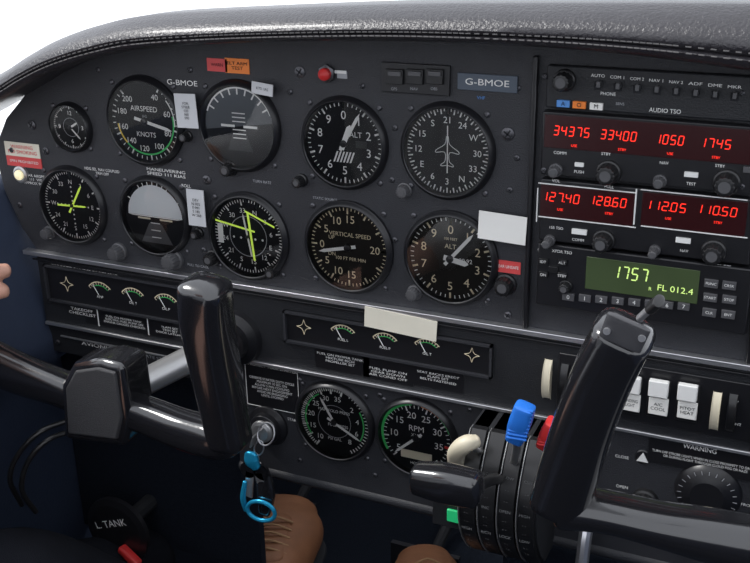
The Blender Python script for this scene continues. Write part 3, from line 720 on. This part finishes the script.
for s_ in (-1,1): B.sweep([(V((-.23+s_*.076,-.725,.40)),.010,.016),(V((-.23+s_*.080,-.73,.43)),.012,.02)],'skin')
B.build('head',pil,remesh=.005)
B=MB(); B.sweep([(V((-.23,-.75,.40)),.078,.085),(V((-.23,-.75,.46)),.082,.095),(V((-.23,-.735,.50)),.074,.09)],'hair',cap=.7,n=32); B.build('hair',pil)
B=MB()
for s_ in (-1,1): B.sweep([(V((-.23+s_*.03-.006,-.633,.425)),.006,.005),(V((-.23+s_*.03+.006,-.633,.425)),.006,.005)],'dark')
B.sweep([(V((-.25,-.632,.368)),.005,.005),(V((-.21,-.632,.368)),.005,.005)],'redlabel')
B.build('eyes_and_mouth',pil)
def hand(nm,h0,fd,sp,th,flip=1,curl=.01):
    B=MB()
    B.sweep([(h0-fd*.15,.028,.025),(h0-fd*.085,.026,.019),(h0-fd*.04,.036,.015),(h0,.040,.013)],'skin',ex=2.4,ref=th)
    for dy,L in ((.029,.062),(.010,.074),(-.009,.069),(-.028,.052)):
        B.sweep([(h0-fd*.01+sp*dy,.010,.010),(h0+fd*L*.45+sp*dy+th*.004,.009,.009),(h0+fd*L*.75+sp*dy-th*curl*.2,.0085,.008),(h0+fd*L+sp*dy-th*curl,.0075,.007)],'skin',ex=2,ref=th)
    B.sweep([(h0-fd*.055+sp*.02*flip,.013,.013),(h0-fd*.02+sp*.048*flip-th*.01,.0115,.011),(h0+fd*.015+sp*.056*flip-th*.018,.009,.009)],'skin',ex=2,ref=th)
    B.build(nm,pil,remesh=.003)
hand('hand_l',h0,fd,Z,V((-.98,.2,0)))
hand('hand_r',V((-.175,-.385,-.165)),V((-.3,.95,-.05)).normalized(),V((.95,.3,0)),Z,-1)
B=MB()
B.sweep([(V((-.23,-.84,-.47)),.20,.06),(V((-.23,-.62,-.46)),.21,.065),(V((-.23,-.48,-.45)),.20,.06)],'walltrim',ex=4,ref=Z,cap=.15,n=36)
B.sweep([(V((-.23,-.92,-.46)),.20,.05),(V((-.23,-.96,-.1)),.20,.055),(V((-.23,-1.0,.2)),.17,.045)],'walltrim',ex=4,cap=.2,n=36)
for sx in (-.38,-.08): B.box(sx-.01,sx+.01,-.9,-.5,zF,-.5,'dark')
B.build('pilot_seat')
def shoe(name,ph,pt,w,parent=None):
    B=MB(); d=(pt-ph); up=Vector((0,0,1))
    pts=[(ph,w*.62,.034),(ph+d*.3,w*.76,.044),(ph+d*.55,w*.88,.040),(ph+d*.8,w*1.0,.034),(ph+d*.97,w*.8,.026)]
    B.sweep(pts,'shoe',ex=2.3,n=32,sub=6,ref=up,cap=.6)
    sl_=[(p-up*.030,a*1.05,.006) for p,a,b_ in pts]; B.sweep(sl_,'dark',ex=3,n=24,ref=up,cap=.6)
    sd=d.cross(up).normalized(); n_=sd.cross(d).normalized()
    for f in (.34,.42,.50,.58,.66):
        p=ph+d*f
        B.tube([p-sd*w*.4+n_*.038,p+n_*.047,p+sd*w*.4+n_*.038],.0016,'lace',6,3)
    B.sweep([(ph+d*.3+n_*.040,w*.36,.005),(ph+d*.7+n_*.034,w*.36,.005)],'shoe',ref=up)
    return B.build(name,parent)
shoe('brown_shoe',W(262,612,.06),W(284,512,.22),.058,pil)
shoe('brown_shoe',W(436,665,.02),W(424,562,.20),.044)
B=MB()
for x,y in ((284,522),(424,575)):
    c=W(x,y,.30); B.box(c.x-.05,c.x+.05,.30,.308,c.z-.05,c.z+.04,'screw'); B.tube([Vector((c.x,.31,c.z)),Vector((c.x,.42,c.z+.03)),Vector((c.x,.53,c.z+.05))],.008,'dark')
B.build('rudder_pedals')
B=MB(); B.tube([W(588,520,-.02),W(584,545,-.03),W(578,600,-.04)],.006,'silver'); B.build('control_rod')
B=MB(); B.box(W(500,560,.03).x,W(750,560,.03).x,.03,.25,zF,zL-.03,'carpet'); B.build('centre_console',bev=.01)

bpy.context.view_layer.update()
for o,w in FIT:
    d=o.dimensions.x
    if d>1e-6: o.scale.x=w/d

# ================================================================= world + lights + camera
w=bpy.data.worlds.new('sky'); bpy.context.scene.world=w; w.use_nodes=True; nt=w.node_tree
bg=nt.nodes['Background']; tc=nt.nodes.new('ShaderNodeTexCoord'); sp_=nt.nodes.new('ShaderNodeSeparateXYZ'); cr=nt.nodes.new('ShaderNodeValToRGB')
nt.links.new(tc.outputs['Generated'],sp_.inputs[0])
mr=nt.nodes.new('ShaderNodeMapRange'); mr.inputs[1].default_value=-1; mr.inputs[2].default_value=1
nt.links.new(sp_.outputs['Z'],mr.inputs[0]); nt.links.new(mr.outputs[0],cr.inputs[0]); nt.links.new(cr.outputs[0],bg.inputs[0])
e=cr.color_ramp.elements; e[0].position=.36; e[0].color=(.24,.25,.26,1); e[1].position=.54; e[1].color=(.93,.97,1.05,1)
bg.inputs[1].default_value=1.5
def light(name,typ,loc,tgt,en,col=(1,1,1),**k):
    l=bpy.data.lights.new(name,typ); l.energy=en; l.color=col
    for a_,b_ in k.items(): setattr(l,a_,b_)
    o=bpy.data.objects.new(name,l); COL.objects.link(o); o.location=loc
    o.rotation_euler=(Vector(tgt)-Vector(loc)).to_track_quat('-Z','Y').to_euler(); return o
light('sun','SUN',(-1.4,-.35,1.9),(0,0,0),3.0,(1,.98,.95),angle=.25)
cam=bpy.data.cameras.new('camera'); cam.lens=F/750*36; cam.sensor_width=36; cam.clip_start=.01; cam.clip_end=200
co=bpy.data.objects.new('camera',cam); COL.objects.link(co)
up=-Dn; bk=-Fw
mx=Matrix(((Rm.x,up.x,bk.x,C.x),(Rm.y,up.y,bk.y,C.y),(Rm.z,up.z,bk.z,C.z),(0,0,0,1)))
co.matrix_world=mx; bpy.context.scene.camera=co
bpy.context.scene.view_settings.view_transform='Standard'
